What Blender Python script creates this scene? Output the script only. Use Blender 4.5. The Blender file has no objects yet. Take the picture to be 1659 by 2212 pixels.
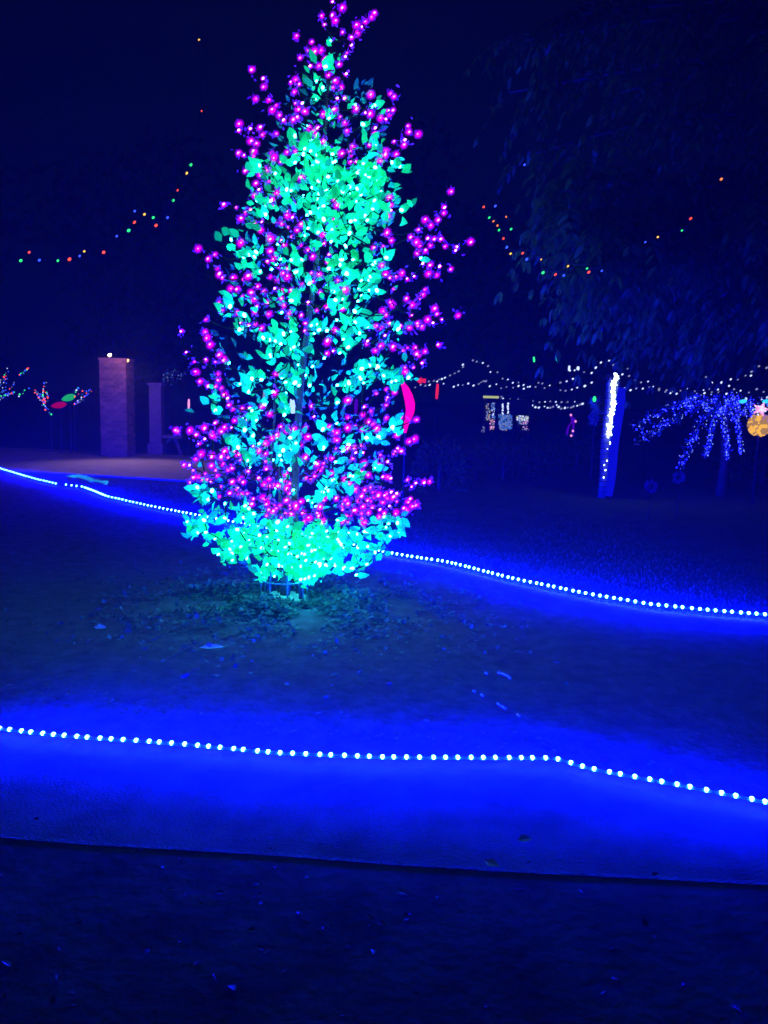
import bpy, math, random
from mathutils import Vector, Matrix, noise
R = random.Random(7)
sc = bpy.context.scene
# ---------------------------------------------------------------- camera
F = 1720.0; W0, H0 = 1659.0, 2212.0          # focal length and frame in photo units
PITCH, ROLL = math.radians(8.1), math.radians(1.6)
EYE = Vector((0, 0, 1.5))
fw = Vector((0, math.cos(PITCH), -math.sin(PITCH)))
r0 = Vector((1, 0, 0)); u0 = Vector((0, math.sin(PITCH), math.cos(PITCH)))
rt = r0*math.cos(ROLL) + u0*math.sin(ROLL)
up = u0*math.cos(ROLL) - r0*math.sin(ROLL)
cd = bpy.data.cameras.new('camera'); cam = bpy.data.objects.new('camera', cd)
sc.collection.objects.link(cam); sc.camera = cam
M4 = Matrix((rt, up, -fw)).transposed().to_4x4(); M4.translation = EYE
cam.matrix_world = M4
cd.sensor_fit = 'VERTICAL'; cd.sensor_height = 24; cd.lens = 24*F/H0
cd.clip_start = .05; cd.clip_end = 600
# ---------------------------------------------------------------- night sky
w = bpy.data.worlds.new('World'); sc.world = w; w.use_nodes = True
nt = w.node_tree; nt.nodes.clear()
sky = nt.nodes.new('ShaderNodeTexSky'); sky.sky_type = 'NISHITA'; sky.sun_disc = False
sky.sun_elevation = math.radians(-6); sky.sun_rotation = math.radians(200)
b1 = nt.nodes.new('ShaderNodeBackground'); b1.inputs[1].default_value = .05
b2 = nt.nodes.new('ShaderNodeBackground'); b2.inputs[0].default_value = (.0002, .0008, .0050, 1); b2.inputs[1].default_value = 1
ad = nt.nodes.new('ShaderNodeAddShader'); wo = nt.nodes.new('ShaderNodeOutputWorld')
nt.links.new(sky.outputs[0], b1.inputs[0]); nt.links.new(b1.outputs[0], ad.inputs[0]); nt.links.new(b2.outputs[0], ad.inputs[1]); nt.links.new(ad.outputs[0], wo.inputs[0])
sc.view_settings.view_transform = 'Standard'; sc.view_settings.look = 'None'
sc.view_settings.exposure = 0; sc.view_settings.gamma = 1; sc.view_settings.use_curve_mapping = False
cy = sc.cycles
cy.use_denoising = True; cy.max_bounces = 5; cy.diffuse_bounces = 2; cy.glossy_bounces = 2
cy.transparent_max_bounces = 12; cy.transmission_bounces = 3; cy.volume_bounces = 0
cy.sample_clamp_indirect = 3.0; cy.sample_clamp_direct = 0; cy.use_light_tree = True
cy.caustics_reflective = False; cy.caustics_refractive = False

def P(x, y, d):                                # world point seen at photo position (x, y), d metres ahead
    v = fw + rt*((x-W0/2)/F) - up*((y-H0/2)/F)
    return EYE + v*(d/v.y)
def G(x, y, z=0.0):
    v = fw + rt*((x-W0/2)/F) - up*((y-H0/2)/F)
    return EYE + v*((z-EYE.z)/v.z)
def pts(s): return [tuple(float(a) for a in p.split(',')) for p in s.split()]
# ---------------------------------------------------------------- materials
def mat(name, col, rough=.8, emi=None, stren=0, trans=0, spec=.3, vary=0, nscale=6, ncol=None, bump=0, bscale=40, samp=None):
    m = bpy.data.materials.new(name); m.use_nodes = True; n = m.node_tree; N = n.nodes; L = n.links
    b = N['Principled BSDF']; b.inputs['Base Color'].default_value = (*col, 1); b.inputs['Roughness'].default_value = rough
    b.inputs['Specular IOR Level'].default_value = spec
    src = None
    if ncol:
        tc = N.new('ShaderNodeTexCoord'); no = N.new('ShaderNodeTexNoise'); no.inputs['Scale'].default_value = nscale; no.inputs['Detail'].default_value = 8; no.inputs['Roughness'].default_value = .65
        L.new(tc.outputs['Object'], no.inputs['Vector'])
        rp = N.new('ShaderNodeValToRGB'); rp.color_ramp.elements[0].position = .32; rp.color_ramp.elements[1].position = .68
        rp.color_ramp.elements[0].color = (*col, 1); rp.color_ramp.elements[1].color = (*ncol, 1)
        L.new(no.outputs['Fac'], rp.inputs[0]); src = rp.outputs[0]
    if vary:
        g = N.new('ShaderNodeNewGeometry'); oi = N.new('ShaderNodeObjectInfo')
        a = N.new('ShaderNodeMath'); a.operation = 'ADD'; L.new(g.outputs['Random Per Island'], a.inputs[0]); L.new(oi.outputs['Random'], a.inputs[1])
        fr = N.new('ShaderNodeMath'); fr.operation = 'FRACT'; L.new(a.outputs[0], fr.inputs[0])
        mr = N.new('ShaderNodeMapRange'); mr.inputs['To Min'].default_value = 1-vary; mr.inputs['To Max'].default_value = 1+vary; L.new(fr.outputs[0], mr.inputs['Value'])
        vm = N.new('ShaderNodeVectorMath'); vm.operation = 'SCALE'
        if src: L.new(src, vm.inputs[0])
        else: vm.inputs[0].default_value = col
        L.new(mr.outputs[0], vm.inputs['Scale']); src = vm.outputs[0]
        if emi:
            mr2 = N.new('ShaderNodeMapRange'); mr2.inputs['To Min'].default_value = stren*(1-vary); mr2.inputs['To Max'].default_value = stren*(1+vary); L.new(fr.outputs[0], mr2.inputs['Value'])
            L.new(mr2.outputs[0], b.inputs['Emission Strength'])
    if src: L.new(src, b.inputs['Base Color'])
    if emi:
        b.inputs['Emission Color'].default_value = (*emi, 1)
        if not vary: b.inputs['Emission Strength'].default_value = stren
    if bump:
        tc = N.new('ShaderNodeTexCoord'); no = N.new('ShaderNodeTexNoise'); no.inputs['Scale'].default_value = bscale; no.inputs['Detail'].default_value = 6
        L.new(tc.outputs['Object'], no.inputs['Vector'])
        bp = N.new('ShaderNodeBump'); bp.inputs['Strength'].default_value = bump; bp.inputs['Distance'].default_value = .02
        L.new(no.outputs['Fac'], bp.inputs['Height']); L.new(bp.outputs[0], b.inputs['Normal'])
    if trans:
        out = [x for x in N if x.type == 'OUTPUT_MATERIAL'][0]
        tl = N.new('ShaderNodeBsdfTranslucent'); mx = N.new('ShaderNodeMixShader'); mx.inputs[0].default_value = trans
        if src: L.new(src, tl.inputs['Color'])
        else: tl.inputs['Color'].default_value = (*col, 1)
        L.new(b.outputs[0], mx.inputs[1]); L.new(tl.outputs[0], mx.inputs[2]); L.new(mx.outputs[0], out.inputs['Surface'])
    if samp: m.cycles.emission_sampling = samp
    return m
def glow(name, col, s, samp='AUTO', clear=0.0):   # a lamp's lit glass or an added glow; clear lets the chip inside show through
    m = bpy.data.materials.new(name); m.use_nodes = True; N = m.node_tree.nodes; L = m.node_tree.links
    out = [x for x in N if x.type == 'OUTPUT_MATERIAL'][0]; N.remove(N['Principled BSDF'])
    e = N.new('ShaderNodeEmission'); e.inputs[0].default_value = (*col, 1); e.inputs[1].default_value = s
    if clear:
        t = N.new('ShaderNodeBsdfTransparent'); mx = N.new('ShaderNodeMixShader'); mx.inputs[0].default_value = 1-clear
        L.new(t.outputs[0], mx.inputs[1]); L.new(e.outputs[0], mx.inputs[2]); L.new(mx.outputs[0], out.inputs[0])
    else: L.new(e.outputs[0], out.inputs[0])
    m.cycles.emission_sampling = samp
    return m

MT = {
 'soil': mat('soil', (.11,.085,.14), .95, spec=0, ncol=(.20,.15,.24), nscale=9, bump=.3, bscale=30),
 'earth': mat('earth', (.035,.032,.036), .95, spec=0, ncol=(.085,.075,.085), nscale=4, bump=.14, bscale=22),
 'lawn': mat('lawn', (.07,.10,.08), .95, spec=0, ncol=(.12,.16,.12), nscale=2.5, bump=.8, bscale=60),
 'walk': mat('walk', (.085,.08,.072), .9, spec=0, ncol=(.155,.15,.14), nscale=3.5, bump=.22, bscale=90),
 'farpath': mat('farpath', (.25,.23,.21), .85, ncol=(.34,.32,.29), nscale=3, bump=.3, bscale=50),
 'kerb': mat('kerb', (.10,.098,.095), .8, spec=0, ncol=(.17,.168,.165), nscale=14, bump=.4, bscale=90),
 'ivy': mat('ivy', (.10,.15,.13), .5, trans=.25, vary=.55),
 'litter': mat('litter', (.15,.12,.10), .75, vary=.6),
 'litter_dark': mat('litter_dark', (.07,.055,.05), .8, vary=.5),
 'dark_leaf': mat('dark_leaf', (.11,.18,.028), .6, trans=.35, vary=.5),
 'bark': mat('bark', (.07,.055,.045), .9, ncol=(.14,.11,.09), nscale=12, bump=.8, bscale=30),
 'metal': mat('metal', (.14,.22,.18), .45, spec=.5),
 'wire': mat('wire', (.02,.03,.012), .8, spec=0),
 'twig': mat('twig', (.13,.10,.07), .8),
 'brick': mat('brick', (.38,.16,.045), .85, vary=.3, ncol=(.48,.24,.08), nscale=7, bump=.4, bscale=60),
 'mortar': mat('mortar', (.3,.24,.12), .95, bump=.3, bscale=90),
 'stone': mat('stone', (.3,.18,.08), .85, ncol=(.4,.27,.14), nscale=8, bump=.4, bscale=30),
 'timber': mat('timber', (.12,.12,.13), .7, ncol=(.2,.2,.22), nscale=10, bump=.4, bscale=30),
 'halo_petal': mat('halo_petal', (.30,.10,.85), .6, emi=(.18,.0,.9), stren=.65, trans=.5, vary=.6, samp='NONE'),  # petals emit purple to stand in for the halo round each berry
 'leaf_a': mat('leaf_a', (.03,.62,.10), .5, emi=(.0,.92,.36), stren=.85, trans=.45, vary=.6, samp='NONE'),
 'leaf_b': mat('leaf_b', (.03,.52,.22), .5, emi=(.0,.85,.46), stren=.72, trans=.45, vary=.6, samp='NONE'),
 'leaf_in': mat('leaf_in', (.03,.5,.20), .5, trans=.4, vary=.5),
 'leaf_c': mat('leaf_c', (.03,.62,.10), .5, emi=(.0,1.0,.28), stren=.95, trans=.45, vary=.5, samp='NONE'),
 'chip_m': glow('chip_m', (1,.2,.9), 24), 'berry': glow('berry', (1,.0,.66), 2.1, 'NONE', .35), 'cover': glow('cover', (.32,.0,1), .95, 'NONE', .68),  # outermost berry shell is added, painting the halo as a purple glow
 'chip_c': glow('chip_c', (.011,.36,.56), 130),
 'bead': glow('bead', (.0003,.0013,1), 9200),
 'tube': mat('tube', (.06,.25,.45), .25, trans=.5, spec=.6),
 'bulb_w': glow('bulb_w', (.55,.66,1), 1.5, 'NONE'), 'bulb_w2': glow('bulb_w2', (.5,.55,.95), .45, 'NONE'),
 'bulb_r': glow('bulb_r', (1,.06,.02), 2.2, 'NONE'), 'bulb_g': glow('bulb_g', (.03,1,.22), 1.6, 'NONE'),
 'bulb_b': glow('bulb_b', (.03,.07,1), 2.2, 'NONE'), 'bulb_y': glow('bulb_y', (1,.5,.05), 2.0, 'NONE'), 'bulb_o': glow('bulb_o', (1,.22,.05), 1.6, 'NONE'),
 'hot_w': glow('hot_w', (.55,.75,1), 14), 'warm': glow('warm', (1,.72,.42), 12), 'amber': glow('amber', (1,.4,.12), 5),
 'led_blue': glow('led_blue', (.004,.006,1), 60), 'led_pale': glow('led_pale', (.25,.4,1), 2.2, 'NONE'),
 'blue_post_glow': glow('blue_post_glow', (.004,.006,1), .55), 'pink_tube': glow('pink_tube', (1,.0,.42), 1.3), 'red_tube': glow('red_tube', (1,.02,.06), .8, 'NONE'),
 'violet': glow('violet', (.12,.0,.75), .5, 'NONE'), 'mauve': mat('mauve', (.22,.08,.10), .8, vary=.3),
 'yellow_sign': glow('yellow_sign', (.62,.66,.2), .75, 'NONE'), 'sky_panel': glow('sky_panel', (.05,.22,.8), .6, 'NONE'),
 'pink_w': glow('pink_w', (1,.35,.75), 1.1, 'NONE'), 'orange': glow('orange', (1,.5,.03), 1.0, 'NONE'), 'gold': glow('gold', (.8,.42,.1), .5, 'NONE'),
 'cream_fig': mat('cream_fig', (.5,.5,.5), .8), 'green_disc': glow('green_disc', (.02,.7,.12), .55, 'NONE'), 'red_disc': glow('red_disc', (.7,.0,.08), .45, 'NONE'),
 'dark': mat('dark', (.02,.02,.022), .8), 'pale_leaf': mat('pale_leaf', (.6,.75,.55), .5), 'white_cable': mat('white_cable', (.85,.9,.9), .3, spec=.6),
}
# ---------------------------------------------------------------- mesh helpers
def ortho(d):
    d = d.normalized(); a = Vector((0,0,1)) if abs(d.z) < .9 else Vector((1,0,0))
    u = d.cross(a).normalized(); return u, d.cross(u).normalized()
class MB:
    def __init__(s): s.v = []; s.f = []
    def add(s, vs, fs):
        k = len(s.v); s.v += [tuple(x) for x in vs]; s.f += [tuple(i+k for i in f) for f in fs]; return s
    def box(s, c, sx, sy, sz, rz=0):
        c = Vector(c); ca, sa = math.cos(rz), math.sin(rz); vs = []
        for z in (-.5,.5):
            for x, y in ((-.5,-.5),(.5,-.5),(.5,.5),(-.5,.5)):
                X, Y = x*sx, y*sy; vs.append(c + Vector((X*ca-Y*sa, X*sa+Y*ca, z*sz)))
        return s.add(vs, [(3,2,1,0),(4,5,6,7),(0,1,5,4),(1,2,6,5),(2,3,7,6),(3,0,4,7)])
    def tube(s, p, r, n=5, caps=True):
        p = [Vector(a) for a in p]; k0 = len(s.v); m = len(p)
        rr = r if isinstance(r, (list, tuple)) else [r]*m
        for i in range(m):
            d = p[min(i+1, m-1)] - p[max(i-1, 0)]
            if d.length < 1e-9: d = Vector((0,0,1))
            u, v = ortho(d)
            for j in range(n):
                a = 2*math.pi*j/n; s.v.append(tuple(p[i] + (u*math.cos(a)+v*math.sin(a))*rr[i]))
        for i in range(m-1):
            for j in range(n):
                a = k0+i*n+j; b = k0+i*n+(j+1) % n; s.f.append((a, b, b+n, a+n))
        if caps: s.f.append(tuple(k0+j for j in range(n))[::-1]); s.f.append(tuple(k0+(m-1)*n+j for j in range(n)))
        return s
    def ball(s, c, r, n=6, m=4, axis=None, st=1.0):
        c = Vector(c); ax = (Vector(axis).normalized() if axis else Vector((0,0,1))); u, v = ortho(ax); k = len(s.v)
        s.v.append(tuple(c+ax*r*st))
        for i in range(1, m):
            t = math.pi*i/m
            for j in range(n):
                a = 2*math.pi*j/n; s.v.append(tuple(c + ax*math.cos(t)*r*st + (u*math.cos(a)+v*math.sin(a))*math.sin(t)*r))
        s.v.append(tuple(c-ax*r*st))
        for j in range(n):
            s.f.append((k, k+1+j, k+1+(j+1) % n))
            for i in range(m-2):
                a = k+1+i*n+j; b = k+1+i*n+(j+1) % n; s.f.append((a, a+n, b+n, b))
            e = k+1+(m-2)*n; s.f.append((e+(j+1) % n, e+j, e+n))
        return s
    def leaf(s, base, d, nrm, L, Wd, fold=.25, tip=.0):
        d = d.normalized(); side = d.cross(nrm)
        if side.length < 1e-4: side = ortho(d)[0]
        side.normalize(); n = side.cross(d).normalized()
        b = Vector(base); c1 = b + d*L*.35; c2 = b + d*L*.72
        vs = [b, c1+side*Wd*.5+n*Wd*fold, c2+side*Wd*.36+n*Wd*fold*.6 - n*L*tip*.4, b+d*L - n*L*tip, c2-side*Wd*.36+n*Wd*fold*.6 - n*L*tip*.4, c1-side*Wd*.5+n*Wd*fold, c1, c2-n*L*tip*.4]
        return s.add(vs, [(0,1,6),(0,6,5),(1,2,7,6),(6,7,4,5),(2,3,7),(7,3,4)])
    def mesh(s, name, m, smooth=False):
        me = bpy.data.meshes.new(name); me.from_pydata(s.v, [], s.f); me.materials.append(MT[m])
        if smooth: me.shade_smooth()
        return me
    def build(s, name, m, parent=None, kind=None, smooth=False):
        return put(name, s.mesh(name, m, smooth), parent, kind)
def put(name, me, parent=None, kind=None, loc=None):
    o = bpy.data.objects.new(name, me); sc.collection.objects.link(o)
    if parent: o.parent = parent; o.matrix_parent_inverse = Matrix.Translation(-parent.location)
    if kind: o['kind'] = kind
    if loc is not None: o.location = loc
    return o
def tag(o, label, cat, group=None):
    o['label'] = label; o['category'] = cat
    if group: o['group'] = group
    return o
def thing(name, label, cat, loc, group=None):
    o = bpy.data.objects.new(name, None); sc.collection.objects.link(o); o.location = loc; o.empty_display_size = .1
    return tag(o, label, cat, group)
def rv(s=1.0): return Vector((R.uniform(-1,1), R.uniform(-1,1), R.uniform(-1,1)))*s
# ---------------------------------------------------------------- ground and its sheets
far_px = pts("0,1012 60,1030 120,1045 180,1052 230,1072 320,1092 420,1112 600,1145 830,1192 960,1213 1100,1248 1240,1277 1400,1306 1530,1318 1659,1328")
near_px = pts("0,1573 100,1586 200,1595 300,1601 400,1608 500,1617 600,1627 700,1631 829,1636 950,1638 1080,1638 1190,1637 1207,1639 1260,1656 1330,1671 1440,1693 1560,1715 1659,1733")
edge_px = pts("0,1806 200,1822 400,1833 600,1845 829,1863 1100,1880 1400,1895 1659,1908")
def ext(line, a, b):
    l = [G(x, y, .045 if line is not edge_px else 0) for x, y in line]
    for p in l: p.z = 0
    return [Vector((*a, 0))] + l + [Vector((*b, 0))]
far_l = ext(far_px, (-22, 36), (9, -2)); near_l = ext(near_px, (-20, 12), (8, -2.5)); edge_l = ext(edge_px, (-19, 8), (7, -3))
def resample(l, n, x0=None):
    tot = [0]
    for a, b in zip(l, l[1:]): tot.append(tot[-1] + (b-a).length)
    out = []
    for i in range(n):
        t = tot[-1]*i/(n-1); k = 0
        while k < len(l)-2 and tot[k+1] < t: k += 1
        out.append(l[k].lerp(l[k+1], (t-tot[k])/max(1e-9, tot[k+1]-tot[k])))
    return out
def mid(l, n):                                  # first and last segments coarse, the rest fine
    core = resample(l[1:-1], n); a = [l[0].lerp(l[1], t/10) for t in range(10)]; b = [l[-2].lerp(l[-1], t/10) for t in range(1, 11)]
    return a + core + b
def bedz(x, y): return .004+.010*noise.noise(Vector((x*1.1, y*1.1, 0))) + .0012*noise.noise(Vector((x*9, y*9, 3)))
def sheet(name, A, B, n, m, mt, zf):
    a = mid(A, n); b = mid(B, n); g = MB(); w_ = m+1
    for i in range(len(a)):
        for j in range(w_):
            p = a[i].lerp(b[i], j/m); e = min(j, m-j)/m; g.v.append((p.x, p.y, zf(p.x, p.y, min(1, e*8))))
    for i in range(len(a)-1):
        for j in range(m): k = i*w_+j; g.f.append((k, k+w_, k+w_+1, k+1))
    return g.build(name, mt, None, 'structure', True)
g = MB(); g.box((0, 150, -.501), 600, 500, 1.0); g.build('ground', 'earth', None, 'structure')
sheet('walkway', edge_l, near_l, 160, 24, 'walk', lambda x, y, e: e*.0015*(1+noise.noise(Vector((x*3, y*3, 0)))))
sheet('planting_bed', near_l, far_l, 260, 110, 'soil', lambda x, y, e: min(1, e*.8)*(bedz(x, y)+.012))
out_l = [Vector((p.x + (p.x+2)*9, 260, 0)) for p in far_l]; out_l[0] = Vector((-230, 200, 0)); out_l[-1] = Vector((230, 40, 0))
a = mid(far_l, 120); b = mid(out_l, 120); g = MB(); ts = [0, .004, .01, .02, .04, .08, .15, .3, .6, 1]
for p, q in zip(a, b):
    for t in ts: s_ = p.lerp(q, t); g.v.append((s_.x, s_.y, (-.0 if t < .003 else .012*noise.noise(Vector((s_.x*.6, s_.y*.6, 0)))+.008)))
n_ = len(ts)
for i in range(len(a)-1):
    for j in range(n_-1): k = i*n_+j; g.f.append((k, k+n_, k+n_+1, k+1))
g.build('lawn', 'lawn', None, 'structure', True)
# kerb along the near side of the walkway: a real step down to the front bed
k_ = MB(); el = mid(edge_l, 60)
for i, p in enumerate(el):
    d = (el[min(i+1, len(el)-1)] - el[max(i-1, 0)]).normalized(); nn = Vector((d.y, -d.x, 0))
    for off, z in ((-.012, -.002), (-.006, .0015), (.012, .0014), (.018, -.003), (.018, -.06)):
        q = p + nn*off; k_.v.append((q.x, q.y, z))
for i in range(len(el)-1):
    for j in range(4): a_ = i*5+j; k_.f.append((a_, a_+1, a_+6, a_+5))
k_.build('kerb', 'kerb', None, 'structure')
# far path crossing behind the bed
fp = [(-30, 15.6), (-9, 14.6), (-5.2, 13.9), (-3.2, 13.4), (-1.6, 13.8), (-.6, 15.5), (-.2, 22), (1, 40)]
fq = [(-30, 21.5), (-9, 19.8), (-5.2, 19.0), (-3.2, 18.4), (-3.0, 18.6), (-2.9, 19.2), (-2.6, 22.5), (-2, 40)]
g = MB()
for (x1, y1), (x2, y2) in zip(fp, fq): g.v += [(x1, y1, .036), (x2, y2, .036), (x1, y1, -.03), (x2, y2, -.03)]
for i in range(len(fp)-1): k = i*4; g.f += [(k, k+4, k+5, k+1), (k, k+2, k+6, k+4), (k+1, k+5, k+7, k+3)]
g.build('path', 'farpath', None, 'structure')

# ---------------------------------------------------------------- rope lights
bead_me = MB().ball((0,0,0), .0096, 6, 4).mesh('bead', 'bead', True)
def rope(name, label, line, z, step, bs_=1):
    o = thing(name, label, 'rope light', line[0])
    n = max(8, int(sum((b-a).length for a, b in zip(line, line[1:]))/.04))
    q = resample(line, n); q = [Vector((p.x, p.y, p.z + z + .006*noise.noise(Vector((p.x*2, p.y*2, 5))))) for p in q]
    MB().tube(q, .0065, 6).build('tube', 'tube', o, smooth=True)
    tot = sum((b-a).length for a, b in zip(q, q[1:])); fine = resample(q, int(tot/.004)); bs = []; acc = 1
    for i, p in enumerate(fine):
        acc += .004
        if acc >= step(i/len(fine)): bs.append(p); acc = 0
    m = len(bs)
    for i, p in enumerate(bs):
        if bs_ > 1 and R.random() < .008: continue
        d = (bs[min(i+1, m-1)]-bs[max(0, i-1)]).normalized()
        b = put('bead', bead_me, o); b.matrix_parent_inverse = Matrix.Identity(4); b.scale = (bs_,)*3; b.location = p + d*R.uniform(-.006, .006) + Vector((0,0,.003)) - o.location
    return o
rope('rope_light', 'beaded blue rope light running along the near edge of the bed, closest to the camera', [G(x, y, .045) for x, y in near_px], .0, lambda t: .0505)
far_a = far_l[1:-1]
far_a = [G(x, y, .045) for x, y in far_px]
rope('rope_light', 'beaded blue rope light behind the glowing tree along the far edge of the bed', far_a, .0, lambda t: .15-.095*min(1, t/.7), 1.3)
# loose second strand arching above the far rope at the left
strand = [P(x, y, d) for x, y, d in [(0,995,17.3),(30,1003,16.6),(57,1009,15.9),(72,1013,15.4),(94,1024,14.8),(115,1034,14.4),(129,1038,14.1),(145,1032,13.8),(169,1029,13.5),(185,1033,13.3),(200,1040,13.1),(215,1042,13.0),(232,1043,12.8),(228,1049,12.7),(215,1053,12.8),(203,1051,12.9),(193,1044,13.0)]]
o = thing('loose_light_strand', 'thin cyan light strand arching loosely above the rope light at the far left', 'light strand', strand[0])
MT['cyan_dash'] = glow('cyan_dash', (.03,.6,1), 1.3, 'NONE')
MB().tube(resample(strand, 70), .004, 5).build('cable', 'wire', o)
g = MB()
for q, s_ in ((resample(strand[:7], 110), 1.3), (resample(strand[6:], 44), .8)):
    for p in q: g.tube([p + Vector((-.02,0,-.02))*s_, p + Vector((.03, 0, .045))*s_*R.uniform(.7,1.3)], .005*s_, 4)
g.build('light_dash', 'cyan_dash', o, 'stuff')

# ---------------------------------------------------------------- the light tree
C1 = "760,8 815,42 708,85 765,82 777,110 720,130 983,72 970,92 937,115 892,135 917,147 815,170 893,175 862,200 572,192 652,222 668,270 628,268 703,268 860,240 838,278 830,298 592,305 800,340 648,350 692,350 723,315 728,345 337,368 395,415 400,458 357,523 832,395 740,397 780,430 768,462 808,462 790,523 828,520 543,437 567,420 588,445 562,485 425,530 467,558 445,582 480,610 508,638 555,633 577,622 565,548 600,548 580,577 618,590 775,578 803,620 715,603 965,500 1068,495 1088,512 885,575 938,595 965,602 1055,585 1083,582 1065,605 1018,625 1047,635 830,650 270,655 270,692 328,680 378,675 393,712 465,708 330,745 362,760 347,802 345,825 268,810 293,822 443,808 455,832 490,857 571,765 565,800 522,805 985,675 985,708 1163,667 1165,697 1217,710 1143,740 1140,768 1088,750 957,770 1045,800 1020,825 1043,820 1013,850 1100,815 855,800 810,810 862,822 885,853 857,857 870,775 640,677 662,695 683,675 675,715 712,748 745,785 840,693 302,905 415,897 380,925 427,960 358,970 377,1003 348,1035 467,1020 445,1055 412,1068 453,1083 573,1050 575,1075 597,942 580,937 188,1083 255,1097 300,1128 327,1110 278,1157 347,1183 390,1172 385,1218 455,1170 485,1172 497,1183 530,1120 525,1142 548,1147 530,1203 437,1262 430,1250 490,1272 510,1295 545,1250 575,1218 595,1187 597,1297 433,1327 277,1285 53,1315 143,1345 107,1370 152,1420 163,1452 180,1470 240,1470 290,1477 317,1462 420,1385 450,1368 480,1413 522,1425 500,1445 433,1465 522,1465 470,1483 773,1060 785,1088 770,1165 777,1187 710,1242 716,1285 745,1345 738,1383 680,1393 650,1443 693,1450 660,1487 630,1322 658,1358 790,1478 1065,1045 1073,1085 1068,1113 1053,1145 1052,1230 1075,1272 1030,1303 980,1308 1022,1403 1045,1447 1100,1465 1130,1445 1070,1467 1388,1013 1352,1095 1352,1127 1253,1163 1320,1162 1283,1193 1215,1215 1177,1253 1207,1280 1223,1297 1212,1338 1255,1327 1265,1258 1300,1262 1338,1265 1280,1297 1360,1303 1417,1305 1413,1325 1493,1278 1243,1393 1280,1400 1332,1412 1390,1423 1270,1447 1315,1455 1195,1463 1160,1477"
C2 = "355,180 387,183 412,215 453,197 485,170 468,232 482,265 470,295 533,248 540,303 515,193 568,182 600,190 598,227 610,263 637,297 637,322 645,190 667,208 697,157 785,198 728,250 770,285 694,310 713,347 711,383 868,143 905,188 893,278 815,267 1137,183 1125,245 1133,260 1200,230 1085,287 1103,308 1290,185 1280,210 1262,230 1230,258 1245,260 1335,277 1347,303 1367,328 1448,310 1222,308 1115,350 1055,360 1073,375 1083,367 1168,362 1215,370 1255,345 1255,357 1300,330 1275,365 1325,345 1097,405 1015,432 1010,445 1078,455 1048,480 1137,462 1185,478 1205,465 1240,465 1250,492 1258,500 1288,483 1355,452 1275,537 1235,560 1193,560 1193,580 820,437 850,480 820,493 855,380 300,245 317,287 387,297 403,345 443,355 473,352 503,370 237,330 232,388 242,417 258,452 120,385 140,487 302,500 322,520 283,535 235,525 180,533 188,583 295,590 297,620 210,627 245,648 285,650 310,660 325,690 340,705 348,740 365,760 283,825 410,757 447,755 507,748 545,785 572,592 570,683 98,867 160,862 190,883 228,850 262,885 270,890 230,905 310,863 327,848 372,815 400,810 430,815 358,850 585,862 593,845 627,862 663,853 553,900 525,923 463,938 690,880 715,850 725,895 690,930 753,797 743,745 660,968 525,975 522,1013 525,1045 713,992 210,985 215,975 265,985 327,963 313,990 318,1025 283,1053 132,1030 175,1055 395,980 400,1005 360,1045 355,1035 437,1060 185,1087 242,1097 262,1105 218,1098 158,1112 363,1110 417,1112 390,1140 308,1133 300,1180 380,1150 383,1168 435,1165 408,1168 463,1192 490,1093 540,1098 515,1120 562,1127 540,1130 585,1127 620,1073 617,1107 640,1117 637,1165 625,1140 720,1092 742,1098 765,1067 783,1053 797,1040 800,1020 838,1068 840,997 828,845 850,865 865,873 865,908 862,950 885,955 918,850 955,843 988,857 1040,833 1057,855 1018,875 985,935 957,968 993,970 950,945 995,1022 1068,1020 1075,980 1107,1012 1145,967 1173,960 1140,975 1155,885 1212,915 1247,810 1172,798 1105,803 1055,685 1103,665 1143,680 1107,717 1102,740 1108,705 1000,747 1030,770 990,787 1015,820 917,800 917,718 1205,1100 1243,1115 1283,1110 1125,1093 1090,1085 1018,1077 990,1080 900,1097 955,1143 1028,1138 1073,1142 1125,1163 1155,1170 990,1170 865,1190 805,1195"
C3 = "583,672 612,712 580,735 733,680 685,655 650,685 683,722 710,727 657,745 805,750 783,765 860,735 863,690 950,645 983,675 1013,673 983,705 1048,710 1000,655 1025,735 1085,750 1095,772 1010,768 983,770 1175,740 1180,705 1230,683 1270,663 1265,720 1320,707 1327,662 1370,668 1370,680 1130,587 1180,595 1087,622 1083,632 1117,655 1133,660 1160,620 1243,610 1270,620 1205,632 1052,590 1100,600 1150,640 1065,660 1195,665 1140,690 1220,650 1250,640 1090,690 1120,720 560,640 630,700"
L1 = "752,225 765,318 725,360 680,435 680,525 710,467 885,558 975,570 985,560 745,632 568,725 922,662 990,780 650,740 617,795 613,822 683,793 683,825 683,857 722,885 660,885 762,820 925,870 893,918 987,890 1075,860 382,880 463,922 740,935 695,960 655,997 790,963 733,1017 690,1027 952,940 1003,957 950,972 910,983 890,1000 893,1022 1023,1018 970,1067 885,1067 850,993 815,1017 498,1003 525,1008 545,1013 365,1065 405,1125 413,1140 610,1047 695,1110 715,1097 645,1127 687,1160 720,1163 683,1222 703,1212 973,1110 977,1143 933,1147 910,1157 860,1175 880,1170 1125,1115 620,1247 763,1222 853,1238 885,1283 833,1303 230,1272 363,1335 327,1350 297,1362 353,1360 385,1440 870,1377 990,1390 975,1400 1045,1367 605,1375 545,1380 813,1378 800,1400 755,1415 743,1425 835,1447 570,1440 475,1300 958,1465"
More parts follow.
